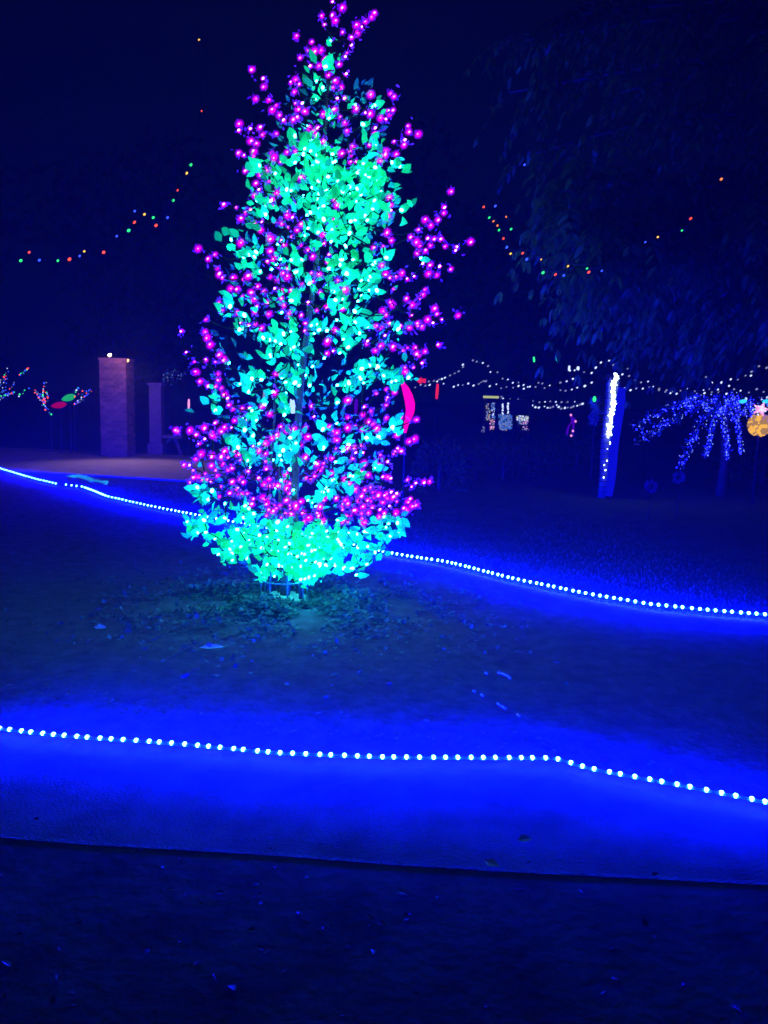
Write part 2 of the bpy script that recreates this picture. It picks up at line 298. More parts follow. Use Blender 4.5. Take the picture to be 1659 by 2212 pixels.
L2 = "645,243 650,235 983,150 970,187 985,222 1020,193 1055,190 1023,143 950,292 845,197 857,240 888,235 910,113 735,160 910,343 863,333 950,343 1010,360 977,398 820,385 780,383 913,418 895,427 758,403 355,270 425,310 400,380 413,375 515,418 547,430 572,437 577,430 605,432 613,400 645,392 597,453 640,470 660,467 680,457 633,475 545,505 550,515 463,615 470,605 505,620 445,680 715,605 603,613 617,630 665,637 925,635 910,643 978,607 995,640 985,570 1023,550 1087,600 1090,603 1057,570 1060,555 1130,632 1147,625 1210,610 920,467 880,497 1140,385 1160,380 275,700 285,770 735,650 620,690 605,735 617,765 615,790 460,768 480,820 520,740 870,730 425,862 465,890 383,905 395,945 365,927 380,925 575,905 590,985 640,900 660,870 435,1005 440,1010 490,960 800,860 1130,852 1070,910 1000,900 1045,1045 895,960 920,930 860,1020 845,1100 855,1105 810,1140 800,1155 930,1080 600,1010 640,1050 800,950 200,1135 205,1140 250,1185 560,1010 610,960 650,950 670,920"
L3 = "220,580 275,650 293,600 362,670 468,685 463,745 490,697 255,757 213,820 222,825 262,820 365,745 430,805 515,722 515,743 350,870 400,867 480,875 490,905 545,835 537,868 560,903 390,913 403,933 480,945 403,970 635,785 635,808 655,825 640,765 648,862 637,895 615,923 585,995 630,997 650,958 650,1000 670,1000 690,998 710,1010 573,1060 623,1057 703,1070 740,915 755,920 750,820 798,840 820,830 803,885 820,883 810,870 820,920 838,913 795,985 772,990 762,1000 835,965 848,803 862,832 850,897 895,870 900,850 880,962 920,962 915,943 933,915 893,997 920,985 865,1040 827,1050 805,1060 782,1070 763,1072 955,860 973,885 990,907 1017,830 1058,830 1107,830 1155,815 1210,795 1225,780 1270,770 1230,845 1060,900 1110,895 1155,930 1110,995 980,1013 1020,1013 1035,1015 680,765 800,660 725,600 660,545 905,600 935,545 1035,525 1045,530 1150,483 505,440 490,445 470,290 515,310 430,370 1245,270 1170,320 1110,325 955,760 470,830 440,860 580,860 700,880 700,940 590,930 530,800 430,900 880,900 940,1000 780,940 860,990 640,930"
def conv(s, f, ox, oy): return [(ox+f*x, oy+f*y) for x, y in pts(s)]
K1, K2, K3 = (.4085, 406.6, 0), (.4493, 338.8, 542.2), (.4085, 338.8, 813.2)
berries = conv(C1, *K1) + conv(C2, *K2) + conv(C3, *K3)
berries += [(x+R.uniform(-14,14), y+R.uniform(-14,14)) for x, y in berries if y > 930 and R.random() < .45]
leds = conv(L1, *K1) + conv(L2, *K2) + conv(L3, *K3)
TB = G(613, 1300)                                    # foot of the tree
TD = TB.y
def axis_px(y): return 613 + (1300-y)*(735-613)/1300.
prof = [(0, 60), (120, 90), (250, 150), (400, 190), (520, 250), (700, 270), (900, 270), (1050, 260), (1130, 230), (1200, 160), (1260, 80), (1300, 40)]
def halfw(y):
    for (a, wa), (b, wb) in zip(prof, prof[1:]):
        if a <= y <= b: return wa + (wb-wa)*(y-a)/(b-a)
    return 50
def place(x, y, lo=-.55, hi=1.0):                      # depth from the crown's own round section at that height
    w_ = halfw(y); dx = x-axis_px(y); r2 = max(0, w_*w_-dx*dx); s = math.sqrt(r2)/F*TD
    return P(x, y, TD - s*R.uniform(lo, hi)*.9)
tree = thing('light_tree', 'tall conical tree of cyan leaf lamps and magenta berry lights standing in a wire ring', 'light tree', TB)
BP = [place(x, y, -.3, 1) for x, y in berries]; LP = [place(x, y, -.4, 1) for x, y in leds]
ax_top = P(725, 60, TD); ax_bot = Vector((TB.x, TB.y, .02))
def axis_at(z): t = max(0, min(1, (z-.02)/(ax_top.z-.02))); return ax_bot.lerp(ax_top, t)
# trunk stems inside the ring
MB().tube([axis_at(z) + Vector((.015*math.sin(z*3), .02*math.cos(z*2.3), 0)) for z in [i*.2 for i in range(0, int(ax_top.z/.2)+1)]], [max(.006, .036-.008*i*.2) for i in range(0, int(ax_top.z/.2)+1)], 8).build('trunk', 'bark', tree, smooth=True)
for dx, dy, hh in ((-.12, -.05, 1.5), (.13, -.07, 1.2), (-.05, .1, 1.7), (.09, .09, 1.4)):
    MB().tube([Vector((TB.x+dx*(1-.35*t)+.01*math.sin(t*9), TB.y+dy, .02+hh*t)) for t in [i/8 for i in range(9)]], [.016*(1-.5*i/8) for i in range(9)], 6).build('stem', 'bark', tree, smooth=True)
# twigs: every lamp hangs on a twig that joins its nearest neighbour nearer the trunk
allp = sorted([(((p-axis_at(p.z-.15)).length), i, p) for i, p in enumerate(BP+LP)])
nodes = [axis_at(.25+.09*i) for i in range(int((ax_top.z-.2)/.09))]; base_d = [0]*len(nodes); tw = MB(); tw2 = MB()
for d, i, p in allp:
    best, bc = None, 1e9
    for k, q in enumerate(nodes):
        if abs(q.z-p.z) > .9: continue
        c = (p-q).length + .25*base_d[k] + (.35*(q.z-p.z) if q.z > p.z else 0)
        if c < bc: bc = c; best = k
    q = nodes[best]; L_ = (p-q).length; m_ = q.lerp(p, .5) + Vector((0,0,-.08*L_)) + rv(.04*L_)
    (tw if i % 2 else tw2).tube([q, m_, p], [.0055, .0045, .003], 4, False)
    nodes.append(p); base_d.append(base_d[best]+L_)
tw.v += [tuple(v) for v in []]
k = len(tw.v); tw.v += tw2.v; tw.f += [tuple(a+k for a in f) for f in tw2.f]
tw.build('twigs', 'wire', tree, 'stuff')
# berries: translucent globe with an elongated chip inside, ringed by glowing purple petals and a shell that paint its halo
chip_b = MB().ball((0,0,0), .0062, 6, 4, (1,.0,.75), 1.55); berry_g = MB().ball((0,0,0), .0150, 8, 6, (1,.0,.8), 1.25)
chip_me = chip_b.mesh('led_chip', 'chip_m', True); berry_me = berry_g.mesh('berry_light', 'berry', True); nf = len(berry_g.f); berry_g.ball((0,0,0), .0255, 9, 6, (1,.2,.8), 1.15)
berry_me = berry_g.mesh('berry_light', 'berry', True); berry_me.materials.append(MT['cover'])  # outer shell is added to paint the halo
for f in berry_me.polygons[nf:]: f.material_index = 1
rest_h = MB()
rest_b, rest_c, petals = MB(), MB(), MB()
order = sorted(range(len(BP)), key=lambda i: BP[i].y); single = set(order[:300])
for i, p in enumerate(BP):
    sc_ = R.choice((.55, .7, .85, .95, 1.05, 1.2)); off = Vector((R.uniform(-.005,.005), -.006, R.uniform(-.004,.004)))
    if i in single:
        b = put('berry_light', berry_me, tree); b.matrix_parent_inverse = Matrix.Identity(4); b.location = p-tree.location; b.scale = (sc_,)*3
        b.rotation_euler = (R.uniform(-.5,.5), R.uniform(-.5,.5), 0)
        c = put('led_chip', chip_me, b); c.matrix_parent_inverse = Matrix.Identity(4); c.location = off; c.scale = (R.uniform(.5, 1.15),)*3
    else:
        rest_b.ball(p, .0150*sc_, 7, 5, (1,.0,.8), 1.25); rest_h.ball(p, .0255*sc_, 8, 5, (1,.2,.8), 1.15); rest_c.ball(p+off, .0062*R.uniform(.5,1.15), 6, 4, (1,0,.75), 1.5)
    for k in range(R.randint(3, 6)):
        d = rv(); d.normalize(); q = p + d*.014*sc_
        petals.leaf(q, d + rv(.3), rv(), R.uniform(.018, .034), R.uniform(.014, .026), .2, .15)
    for k in range(R.randint(1, 3)):
        q = p + rv(.045); petals.leaf(q, rv(), rv(), R.uniform(.02, .036), R.uniform(.010, .02), .2, .15)
rest_h.build('berry_halos', 'cover', tree, 'stuff', True); rest_b.build('berry_lights', 'berry', tree, 'stuff', True); rest_c.build('led_chips', 'chip_m', tree, 'stuff', True)
petals.build('petals', 'halo_petal', tree, 'stuff')
# leaves
lc_me = MB().ball((0,0,0), .0098, 6, 4, (1,0,.75), 1.35).mesh('led_bulb', 'chip_c', True)
LM = {}
for m_ in 'abc':
    for v in range(3):
        LM[m_, v] = MB().leaf((0,0,0), Vector((0,0,1)), Vector((0,-1,0)), 1, (.62,.75,.5)[v], (.16,.26,.1)[v], (.12,.3,-.1)[v]).mesh('leaf', 'leaf_'+m_)
rest_l = {'a': MB(), 'b': MB(), 'c': MB()}; rest_lc = MB()
def hue(p, y):
    t = y + R.uniform(-70, 70)
    if t < 860: return 'a' if R.random() < .85 else 'b'
    if t < 1110: return 'b' if R.random() < .8 else 'a'
    return 'c' if R.random() < .75 else 'b'
cnt = 0; lo = sorted(range(len(LP)), key=lambda i: LP[i].y)
def leafdir(p):
    o_ = p-axis_at(p.z); o_.z = 0
    if o_.length > 1e-4: o_.normalize()
    return o_*.5 + Vector((0, 0, .55 if p.z > 1.0 or p.z < .42 else -.2)) + rv(.75)
for rank, i in enumerate(lo):
    p = LP[i]; y = leds[i][1]; h_ = hue(p, y); dense = (y > 1130 or 300 < y < 520)
    L_ = R.uniform(.07, .118); d = leafdir(p).normalized()
    if rank < 290:
        nrm = (Vector((0,-1,0)) + rv(.6)); side = d.cross(nrm).normalized(); n = side.cross(d)
        o = put('leaf', LM[h_, R.randrange(3)], tree); o.matrix_parent_inverse = Matrix.Identity(4)
        mw = Matrix((side, n, d)).transposed().to_4x4(); mw.translation = p - d*L_*.15 - tree.location
        o.matrix_basis = mw @ Matrix.Scale(L_, 4)
        c = put('led_bulb', lc_me, o); c.matrix_parent_inverse = Matrix.Identity(4); c.scale = (R.uniform(.75, 1.25)/L_,)*3; c.location = (0, .012/L_*1.0, .25)
        c.location = (mw.to_3x3().inverted() @ Vector((0, -.012, 0)))/L_ + Vector((0, 0, .2))
    else:
        rest_l[h_].leaf(p, d, Vector((0,-1,0))+rv(.6), L_, L_*R.uniform(.5,.75), .2, .15); rest_lc.ball(p+Vector((0,-.014,.01)), .0085, 6, 4, (1,0,.75), 1.35)
    for k in range(R.randint(7, 11) if dense else R.randint(2, 5)):
        q = p + rv(.05 if y > 1225 else .085 if dense else .06); q.y += R.uniform(0, .06)
        if dense and k == 0 and R.random() < .6: rest_lc.ball(q + Vector((0,-.02,0)), .0085, 6, 4, (1,0,.75), 1.35)
        L_ = R.uniform(.04, .095); rest_l[hue(q, y)].leaf(q, leafdir(q), Vector((0,-1,0))+rv(1.0), L_, L_*R.uniform(.45,.75), .2, R.uniform(-.1,.3))
# unlit inner leaves all through the crown
inner = MB()
for k in range(700):
    y = R.uniform(180, 1225) if k < 1150 else R.uniform(1050, 1225); w_ = halfw(y)*.72; x = axis_px(y)+R.uniform(-w_, w_); q = place(x, y, -1, .6)
    L_ = R.uniform(.035, .08); inner.leaf(q, leafdir(q), rv(), L_, L_*.5, .2, .2)
for k in range(170):
    y = R.uniform(560, 1110); x = axis_px(y)+R.gauss(0, 75); q = place(x, y, -.9, .35)
    L_ = R.uniform(.045, .095); h_ = hue(q, y); rest_l[h_].leaf(q, leafdir(q), Vector((0,-1,0))+rv(.9), L_, L_*.55, .2, .15)
    if k % 4 == 0: rest_lc.ball(q + Vector((0,-.015,.01)), .0085, 6, 4, (1,0,.75), 1.35)
for k in range(28):
    q = place(R.uniform(560, 705), R.uniform(1215, 1248), -.2, .8); L_ = R.uniform(.06, .1)
    rest_l['c'].leaf(q, Vector((R.uniform(-.4,.4), -.2, -1)), Vector((0,-1,0))+rv(.5), L_, L_*.42, .2, .1)
inner.build('inner_leaves', 'leaf_in', tree, 'stuff')
for m_ in 'abc': rest_l[m_].build('leaves', 'leaf_'+m_, tree, 'stuff')
rest_lc.build('led_bulbs', 'chip_c', tree, 'stuff', True)
# wire ring and its uprights
rr = .175; cage = thing('wire_ring_planter', 'green wire ring planter with upright bars around the foot of the glowing tree', 'planter', TB)
def ring(r, z, t): return MB().tube([Vector((TB.x+r*math.cos(a), TB.y+r*math.sin(a), z)) for a in [2*math.pi*i/32 for i in range(33)]], t, 6, False)
ring(rr, .018, .010).build('ring', 'metal', cage, smooth=True); ring(rr*.93, .17, .006).build('ring', 'metal', cage, smooth=True)
for i in range(8):
    a = 2*math.pi*(i+.35)/8; MB().tube([Vector((TB.x+rr*math.cos(a), TB.y+rr*math.sin(a), .03)), Vector((TB.x+rr*.93*math.cos(a), TB.y+rr*.93*math.sin(a), .17)), Vector((TB.x+rr*.8*math.cos(a), TB.y+rr*.8*math.sin(a), .5))], .007, 6).build('upright', 'metal', cage)
g = MB(); n = 24
g.v = [(TB.x, TB.y, .05)] + [(TB.x+rr*.95*math.cos(2*math.pi*i/n), TB.y+rr*.95*math.sin(2*math.pi*i/n), .043) for i in range(n)] + [(TB.x+rr*.95*math.cos(2*math.pi*i/n), TB.y+rr*.95*math.sin(2*math.pi*i/n), .0) for i in range(n)]
g.f = [(0, 1+i, 1+(i+1) % n) for i in range(n)] + [(1+i, 1+n+i, 1+n+(i+1) % n, 1+(i+1) % n) for i in range(n)]
MT['lit_ground'] = mat('lit_ground', (.55,.62,.5), .8, bump=.4, bscale=60)  # pale colour paints the light on the ground inside the ring
g.build('lit_ground_disc', 'lit_ground', cage)

# ---------------------------------------------------------------- ground cover, litter
iv = MB()
for k in range(15000):
    a = R.uniform(0, 2*math.pi); rad = abs(R.gauss(0, .68)); x = TB.x + 1.1*rad*math.cos(a) + .05; y = TB.y - .1 + rad*.92*math.sin(a)
    dd = math.hypot(x-TB.x, y-TB.y)
    if dd < .2: continue
    n1 = noise.noise(Vector((x*3, y*3, 2)))
    if n1 < -.16 + R.uniform(-.25, .25) and dd > .3: continue
    z = -.003 + bedz(x, y) + R.uniform(0, .08)*(1-.45*dd/1.3)*(1+n1)
    L_ = R.uniform(.018, .045); iv.leaf((x, y, z), Vector((R.uniform(-1,1), R.uniform(-1,1), R.uniform(-.3,.6))), Vector((R.uniform(-.5,.5), R.uniform(-.5,.5), 1)), L_, L_*.8, .15, .1)
iv.build('ground_cover', 'ivy', None, 'stuff')['label'] = 'low leafy ground cover under the glowing tree'
near_c = resample(near_l[1:-1], 60); far_c = resample(far_l[1:-1], 60)
lt = MB()
for k in range(3200):
    i = R.random()*58.9; j = int(i); a = near_c[j].lerp(near_c[j+1], i-j); b = far_c[j].lerp(far_c[j+1], i-j); t = R.random()**1.6*.9+.04
    p = a.lerp(b, t)
    if noise.noise(Vector((p.x*2, p.y*2, 7))) < R.uniform(-.5, .25): continue
    L_ = R.uniform(.012, .04); lt.leaf((p.x, p.y, .001+bedz(p.x, p.y)*min(1, t*12, (1-t)*12)+R.uniform(0,.004)), Vector((R.uniform(-1,1), R.uniform(-1,1), R.uniform(-.03,.12))), Vector((R.uniform(-.3,.3), R.uniform(-.3,.3), 1)), L_, L_*R.uniform(.3,.7), .1, .05)
lt.build('leaf_litter', 'litter', None, 'stuff')['label'] = 'dry leaf litter scattered over the planting bed'
fl = MB()
for k in range(520):
    x = R.uniform(-2.2, 2.2); y = R.uniform(1.2, 2.5 - .1*x)
    if noise.noise(Vector((x*2.2, y*2.2, 11))) < R.uniform(-.4, .35): continue
    L_ = R.uniform(.012, .034); fl.leaf((x, y, -.001+R.uniform(0,.006)), Vector((R.uniform(-1,1), R.uniform(-1,1), R.uniform(-.1,.35))), Vector((R.uniform(-.5,.5), R.uniform(-.5,.5), 1)), L_, L_*R.uniform(.3,.8), .15, .15)
fl.build('leaf_litter', 'litter_dark', None, 'stuff')['label'] = 'low leaves and litter in the dark front bed'
gr = MB()
for k in range(26000):
    i = R.random()*58.9; j = int(i); a = far_c[j].lerp(far_c[j+1], i-j); p = a + Vector((R.uniform(-.1, 1.1), R.uniform(.12, 1), 0))*(R.random()**1.5*4)
    h_ = R.uniform(.008, .03); d = rv(.012); gr.add([(p.x-.003, p.y, 0), (p.x+.003, p.y, 0), (p.x+d.x, p.y+d.y, h_)], [(0,1,2)])
gr.build('grass', 'ivy', None, 'stuff')
# single fallen things on the bed
def fallen(px, py, L_, w_, rz, m_, label):
    p = G(px, py, .02); d = Vector((math.cos(rz), math.sin(rz), .05)); q = p - d*L_/2 - p
    g = MB().leaf(q, d, Vector((0,-.4,1)), L_, w_, .12, .05); o = g.build('fallen_leaf', m_); o.location = p; tag(o, label, 'leaf', 'fallen leaves on the bed')
fallen(458, 1397, .15, .045, .15, 'pale_leaf', 'long pale green fallen leaf lying in front of the glowing tree')
fallen(216, 1355, .085, .05, -.1, 'pale_leaf', 'short pale fallen leaf on the bed left of the glowing tree')
fallen(1135, 1812, .06, .03, .3, 'pale_leaf', 'small fallen leaf on the walkway just in front of the near rope light')
fallen(1062, 1865, .05, .03, -.5, 'pale_leaf', 'small fallen leaf at the kerb at the walkway edge')
def stick(a, b, label, r=.005):
    A = G(*a, .015); B = G(*b, .03); m1 = A.lerp(B, .5) + Vector((.01, .02, .012))
    o = MB().tube([Vector((0,0,0)), m1-A, B-A], [r, r*.9, r*.5], 5).build('twig', 'twig'); o.location = A; tag(o, label, 'twig', 'twigs on the bed')
stick((358, 1427), (430, 1388), 'long thin twig lying left of the long pale leaf'); stick((402, 1462), (432, 1443), 'short twig lying below the long thin one'); stick((423, 1393), (437, 1376), 'short thin twig crossing the tip of the long twig', .003)
def bit(pl, label):
    A = G(*pl[0], .02); q = [G(x, y, .024)-A for x, y in pl]
    o = MB().tube(q, .0052, 6).build('cable_piece', 'white_cable', smooth=True); o.location = A; tag(o, label, 'cable', 'bits of pale cable showing above the soil')
bit([(1075,1453),(1085,1455),(1096,1460),(1102,1465)], 'longest curved bit of pale cable showing above the soil right of the tree')
bit([(1048,1453),(1052,1455)], 'tiny bit of pale cable just left of the longest curved one')
bit([(1022,1492),(1026,1494)], 'tiny bit of pale cable furthest left of the pale cable bits')
bit([(1039,1500),(1044,1503)], 'tiny bit of pale cable between the far left one and the straight pair')
bit([(1074,1519),(1082,1525)], 'upper of the two straight bits of pale cable lying end to end')
bit([(1084,1526),(1092,1531)], 'lower of the two straight bits of pale cable lying end to end')
bit([(1117,1543),(1122,1547)], 'small bit of pale cable nearest the near rope light')

# ---------------------------------------------------------------- brick pillar and its lamps
pb = G(247, 990); PW = .60; PH = P(247, 777, pb.y).z
pil = thing('brick_pillar', 'tall square brick pillar with two warm lamps on top beside the far path', 'pillar', pb)
MB().box((pb.x, pb.y+PW/2, PH/2), PW-.025, PW-.025, PH).build('core', 'mortar', pil)
ncourse = int(PH/.078); bme = MB().box((0,0,0), .160, .09, .066).mesh('brick', 'brick')
for c in range(ncourse):
    z = .04 + c*.078
    for s in range(4):
        if s == 2: continue
        a = s*math.pi/2
        for k in range(3):
            t = -PW/2 + .085 + .17*k if c % 2 else -PW/2 + .09 + .085 + .17*k
            loc = Vector((t, -PW/2+.045+R.uniform(-.004,.003), 0)); loc.rotate(Matrix.Rotation(a, 3, 'Z'))
            b = put('brick', bme, pil); b.matrix_parent_inverse = Matrix.Identity(4); b.location = Vector((loc.x, loc.y+PW/2, z)); b.rotation_euler.z = a + R.uniform(-.02,.02)
MB().box((pb.x, pb.y+PW/2, PH+.012), PW+.015, PW+.015, .05).build('cap', 'brick', pil)
def lamp(px, py, d, m_, r, label, power, col):
    p = P(px, py, d); o = thing('pillar_lamp', label, 'lamp', p, 'warm lamps on the brick pillar')
    MB().tube([Vector((p.x, p.y, PH+.05)), p], .012, 5).build('stalk', 'dark', o)
    MB().ball(p, r, 8, 6, (1,0,.6), 1.3).build('bulb', m_, o, smooth=True)
    ld = bpy.data.lights.new('pillar_fill', 'POINT'); ld.energy = power; ld.color = col; ld.shadow_soft_size = .12; sp = None
    if r < .04:
        sd = bpy.data.lights.new('path_fill', 'SPOT'); sd.energy = 100; sd.color = (1,.55,.95); sd.spot_size = math.radians(95); sd.spot_blend = 1; sd.shadow_soft_size = .08  # pinkish spot added beside the bulb to light the path
        sp = bpy.data.objects.new('path_fill', sd); sc.collection.objects.link(sp); sp.parent = o; sp.location = (.04, -.12, .0); sp.rotation_euler = Vector((1.3, -2.9, -2.6)).to_track_quat('-Z', 'Y').to_euler()
    l = bpy.data.objects.new('pillar_fill', ld); sc.collection.objects.link(l); l.parent = o; l.location = (.35 if r < .04 else -.1, -.75, .12)  # added point light, hung in front of the bulb to light the pillar
lamp(237, 767, pb.y+.1, 'warm', .034, 'larger whitish lamp on the left of the brick pillar top', 7, (1,.5,.4))
lamp(275, 779, pb.y+.1, 'amber', .032, 'smaller orange lamp on the right corner of the brick pillar top', 7, (1,.5,.45))
# second, slimmer pillar, low bench
q2 = G(340, 984); H2 = P(340, 832, q2.y).z
o = thing('stone_pillar', 'slim pale stone pillar standing behind and right of the brick pillar', 'pillar', q2)
MB().box((q2.x, q2.y, .15), .36, .36, .3).build('plinth', 'stone', o); MB().box((q2.x, q2.y, (H2+.3)/2), .28, .28, H2-.3).build('shaft', 'stone', o); MB().box((q2.x, q2.y, H2+.02), .34, .34, .06).build('cap', 'stone', o)
q3 = G(372, 984)
o = thing('stone_bench', 'small pale stone bench with curved legs right of the slim stone pillar', 'bench', q3)
MB().box((q3.x, q3.y, .46), .55, .36, .07).build('seat', 'stone', o)
for s in (-1, 1): MB().tube([Vector((q3.x+s*.22, q3.y, 0)), Vector((q3.x+s*.17, q3.y, .18)), Vector((q3.x+s*.12, q3.y, .33)), Vector((q3.x+s*.05, q3.y, .42))], [.06,.045,.045,.055], 6).build('leg', 'stone', o, smooth=True)

# ---------------------------------------------------------------- string lights
bulbs = {c: MB().ball((0,0,0), 1, 6, 4, (1,0,.9), 1.35).mesh('bulb', 'bulb_'+c, True) for c in ('w','w2','r','g','b','y','o')}
def string(label, group, cat, P3, cols, r, cable=True, nm='string_light'):
    o = thing(nm, label, cat, P3[0], group)
    if cable and len(P3) > 1:
        q = []
        for a, b in zip(P3, P3[1:]):
            q += [a.lerp(b, t) + Vector((0, 0, .03-(.05*(1-(2*t-1)**2)*(b-a).length))) for t in (0,.25,.5,.75)]
        q.append(P3[-1]+Vector((0,0,.03))); MB().tube(q, .006, 4).build('cable', 'wire', o)
    for p, c in zip(P3, cols):
        b = put('bulb', bulbs[c], o); b.matrix_parent_inverse = Matrix.Identity(4); b.location = p-o.location; s = r*R.uniform(.7, 1.15); b.scale = (s,)*3
def cs(s):
    P_, c_ = [], []
    for t in s.split(): a = t.split(','); P_.append((float(a[0]), float(a[1]))); c_.append(a[2])
    return P_, c_
col_strings = [
 ("430,86,y 435,240,r 412,356,g 403,374,y 383,411,r 374,433,g 362,470,b 337,487,r 331,470,g 312,463,y 291,456,b", 13, 11, 'coloured string light rising steeply left of the tree towards the sky'),
 ("290,480,r 278,498,g 252,510,b 224,545,r 182,543,y 172,553,b 150,560,r 125,563,g 85,562,b 63,545,r 45,563,g", 12, 10.5, 'coloured string light sagging low to the left edge of the picture'),
 ("1045,447,r 1057,470,g 1066,478,o 1075,487,o 1078,497,g 1088,515,r 1095,534,b 1103,548,y 1129,547,r 1138,560,b 1170,560,y 1173,589,g 1200,593,r 1218,595,b 1227,575,y 1268,580,g 1272,588,r 1300,585,b", 12, 11.5, 'coloured string light sagging low between the light tree and the large dark tree'),
 ("1133,356,b 1070,445,b 1094,468,o 1104,495,g", 14, 12.5, 'short coloured string light of four bulbs just right of the tree top'),
 ("1394,523,b 1421,512,y 1473,498,g 1492,472,r 1558,387,o", 12, 13, 'coloured string light climbing through the large dark tree at the right')]
for s, d0, d1, lb in col_strings:
    p_, c_ = cs(s); n = len(p_)
    k_ = 6.6/12 if p_[0][0] > 1000 else 1; d0 *= k_; d1 *= k_
    string(lb, 'coloured string lights overhead', 'string light', [P(x, y, d0+(d1-d0)*i/max(1, n-1)) for i, (x, y) in enumerate(p_)], c_, .018*k_)
c5 = lambda s: [(881+.2451*x, 745.5+.2451*y*1.0 - 345.5+345.5) for x, y in pts(s)]
c5 = lambda s: [(881+.2451*x, 745.5+.2451*y) for x, y in pts(s)]
c6 = lambda s: [(1219.9+.2647*x, 711.6+.2647*y) for x, y in pts(s)]
wh = [
 (c5("65,372 115,350 185,320 230,314 258,320 275,303 300,298 327,287 372,267 413,248 448,231 487,192 485,172"), 24, 20, 'white string light rising from behind the tree to the right'),
 (c5("573,134 607,146 661,157 707,184 728,237 790,239 835,295 882,302 925,332 975,330 1020,352"), 20, 24, 'white string light falling from a high point right of the tree'),
 (c5("155,357 193,350 315,340 405,366 443,352 484,352 533,338 579,356 625,342 645,328 668,316 688,318"), 26, 24, 'white string light low and nearly level just right of the tree'),
 (c5("722,362 780,345 822,380 870,369 928,375 975,360 1022,384 1057,368 1075,366 1125,369 1150,332 1185,338 1205,378 1250,355"), 25, 27, 'white string light above the lit booth'),
 (c5("825,455 838,472 870,488 900,478 968,482 990,490 1030,490 1075,497 1102,492 1160,503 1210,500 1255,495 1305,500 1355,502 1405,502 1475,498 1520,522"), 30, 27, 'upper of two dense white string lights right of the lit booth'),
 (c5("785,522 830,505 905,518 930,534 952,537 990,543 1012,532 1040,543 1070,544 1098,532 1125,547 1155,550 1205,540 1232,552 1255,552 1280,543 1313,528 1330,545 1352,560 1385,553 1410,551 1440,549 1460,540 1493,534 1540,517"), 29, 26, 'lower of two dense white string lights right of the lit booth'),
 (c5("1345,330 1400,319 1455,297 1513,297"), 18, 16, 'short white string light of four bulbs left of the white wrapped post'),
 (c5("1345,397 1390,402 1445,391 1493,375 1560,360 1620,330"), 19, 16, 'white string light just below the short one left of the white wrapped post'),
 (c5("1430,225 1470,222 1553,238 1620,245 1655,200"), 17, 15, 'white string light meeting the top of the white wrapped post from the left'),
 (c6("255,310 295,270 362,255 397,290 440,317 513,320"), 13, 13.5, 'white string light peaking over the white wrapped post'),
 (c6("470,367 525,380 572,418 623,432 680,425"), 13, 14, 'short white string light leaving the post to the right'),
 (c6("485,482 537,496 583,482 637,483 690,472 720,468 770,485 830,497 885,505 945,500 998,483 1060,505 1133,495 1182,485 1248,470"), 13, 15, 'long level white string light between the post and the blue tree'),
 (c6("1053,345 1095,375 1153,388 1202,435 1250,490 1280,433 1300,420 1355,407 1413,410 1475,377 1520,377 1525,345 1585,300 1648,313"), 15, 14, 'white string light dipping in a V above the blue tree'),
 (c6("770,495 820,510 862,520 913,525 973,532 1080,527 1140,520 1200,512 1320,525 1435,500 1503,515 1567,487 1623,510"), 17, 16, 'white string light skimming the top of the blue tree'),
 (c6("1255,512 1342,460 1383,487 1480,567 1608,572 1655,555"), 18, 16, 'faint white string light just above the pink star'),
]
for p_, d0, d1, lb in wh:
    n = len(p_); string(lb, 'white string lights', 'string light', [P(x, y, d0+(d1-d0)*i/(n-1)) for i, (x, y) in enumerate(p_)], ['w' if R.random() < .5 else 'w2' for _ in p_], .0010*d0+.003)
def rod(name, label, cat, a, b, d, r, m_, group=None):
    A = P(*a, d); B = P(*b, d+.02); lo_ = A if A.z < B.z else B
    o = thing(name, label, cat, (lo_.x, lo_.y, 0), group); MB().tube([A, A.lerp(B,.5), B], [r*.7, r, r*.7], 6).build('tube', m_, o, smooth=True)
    MB().tube([Vector((lo_.x, lo_.y+.02, 0)), Vector((lo_.x, lo_.y+.02, lo_.z))], .012, 4).build('stake', 'dark', o)
rod('light_rod', 'left one of two small green light rods high over the booth', 'light rod', (1154,782), (1153,771), 22, .03, 'bulb_g', 'green light rods')
rod('light_rod', 'right one of two small green light rods high over the booth', 'light rod', (1203.5,779), (1204.5,768), 22, .035, 'bulb_g', 'green light rods')
rod('light_rod', 'left one of two short white light rods near the wrapped post', 'light rod', (1229,801), (1230,790), 20, .03, 'bulb_w', 'white light rods')
rod('light_rod', 'right one of two short white light rods near the wrapped post', 'light rod', (1248,800), (1249,792), 20, .04, 'bulb_w', 'white light rods')
rod('light_rod', 'red light rod standing between the pink crescent and the booth', 'light rod', (943,862), (945.5,829), 22, .05, 'red_tube')
rod('light_rod', 'blue light rod seen through the tree left of centre', 'light rod', (633,893), (631,862), 18, .07, 'led_pale')
rod('light_rod', 'thin violet light rod seen through the tree at its right', 'light rod', (768,895), (770,862), 18, .05, 'violet')
rod('light_rod', 'thin pink and violet light rod between the pillars and the tree', 'light rod', (407.5,885), (408,862), 20, .03, 'pink_w')
rod('light_rod', 'small whitish light rod seen through the tree above the blue one', 'light rod', (571,868), (572,845), 19, .05, 'bulb_w2')
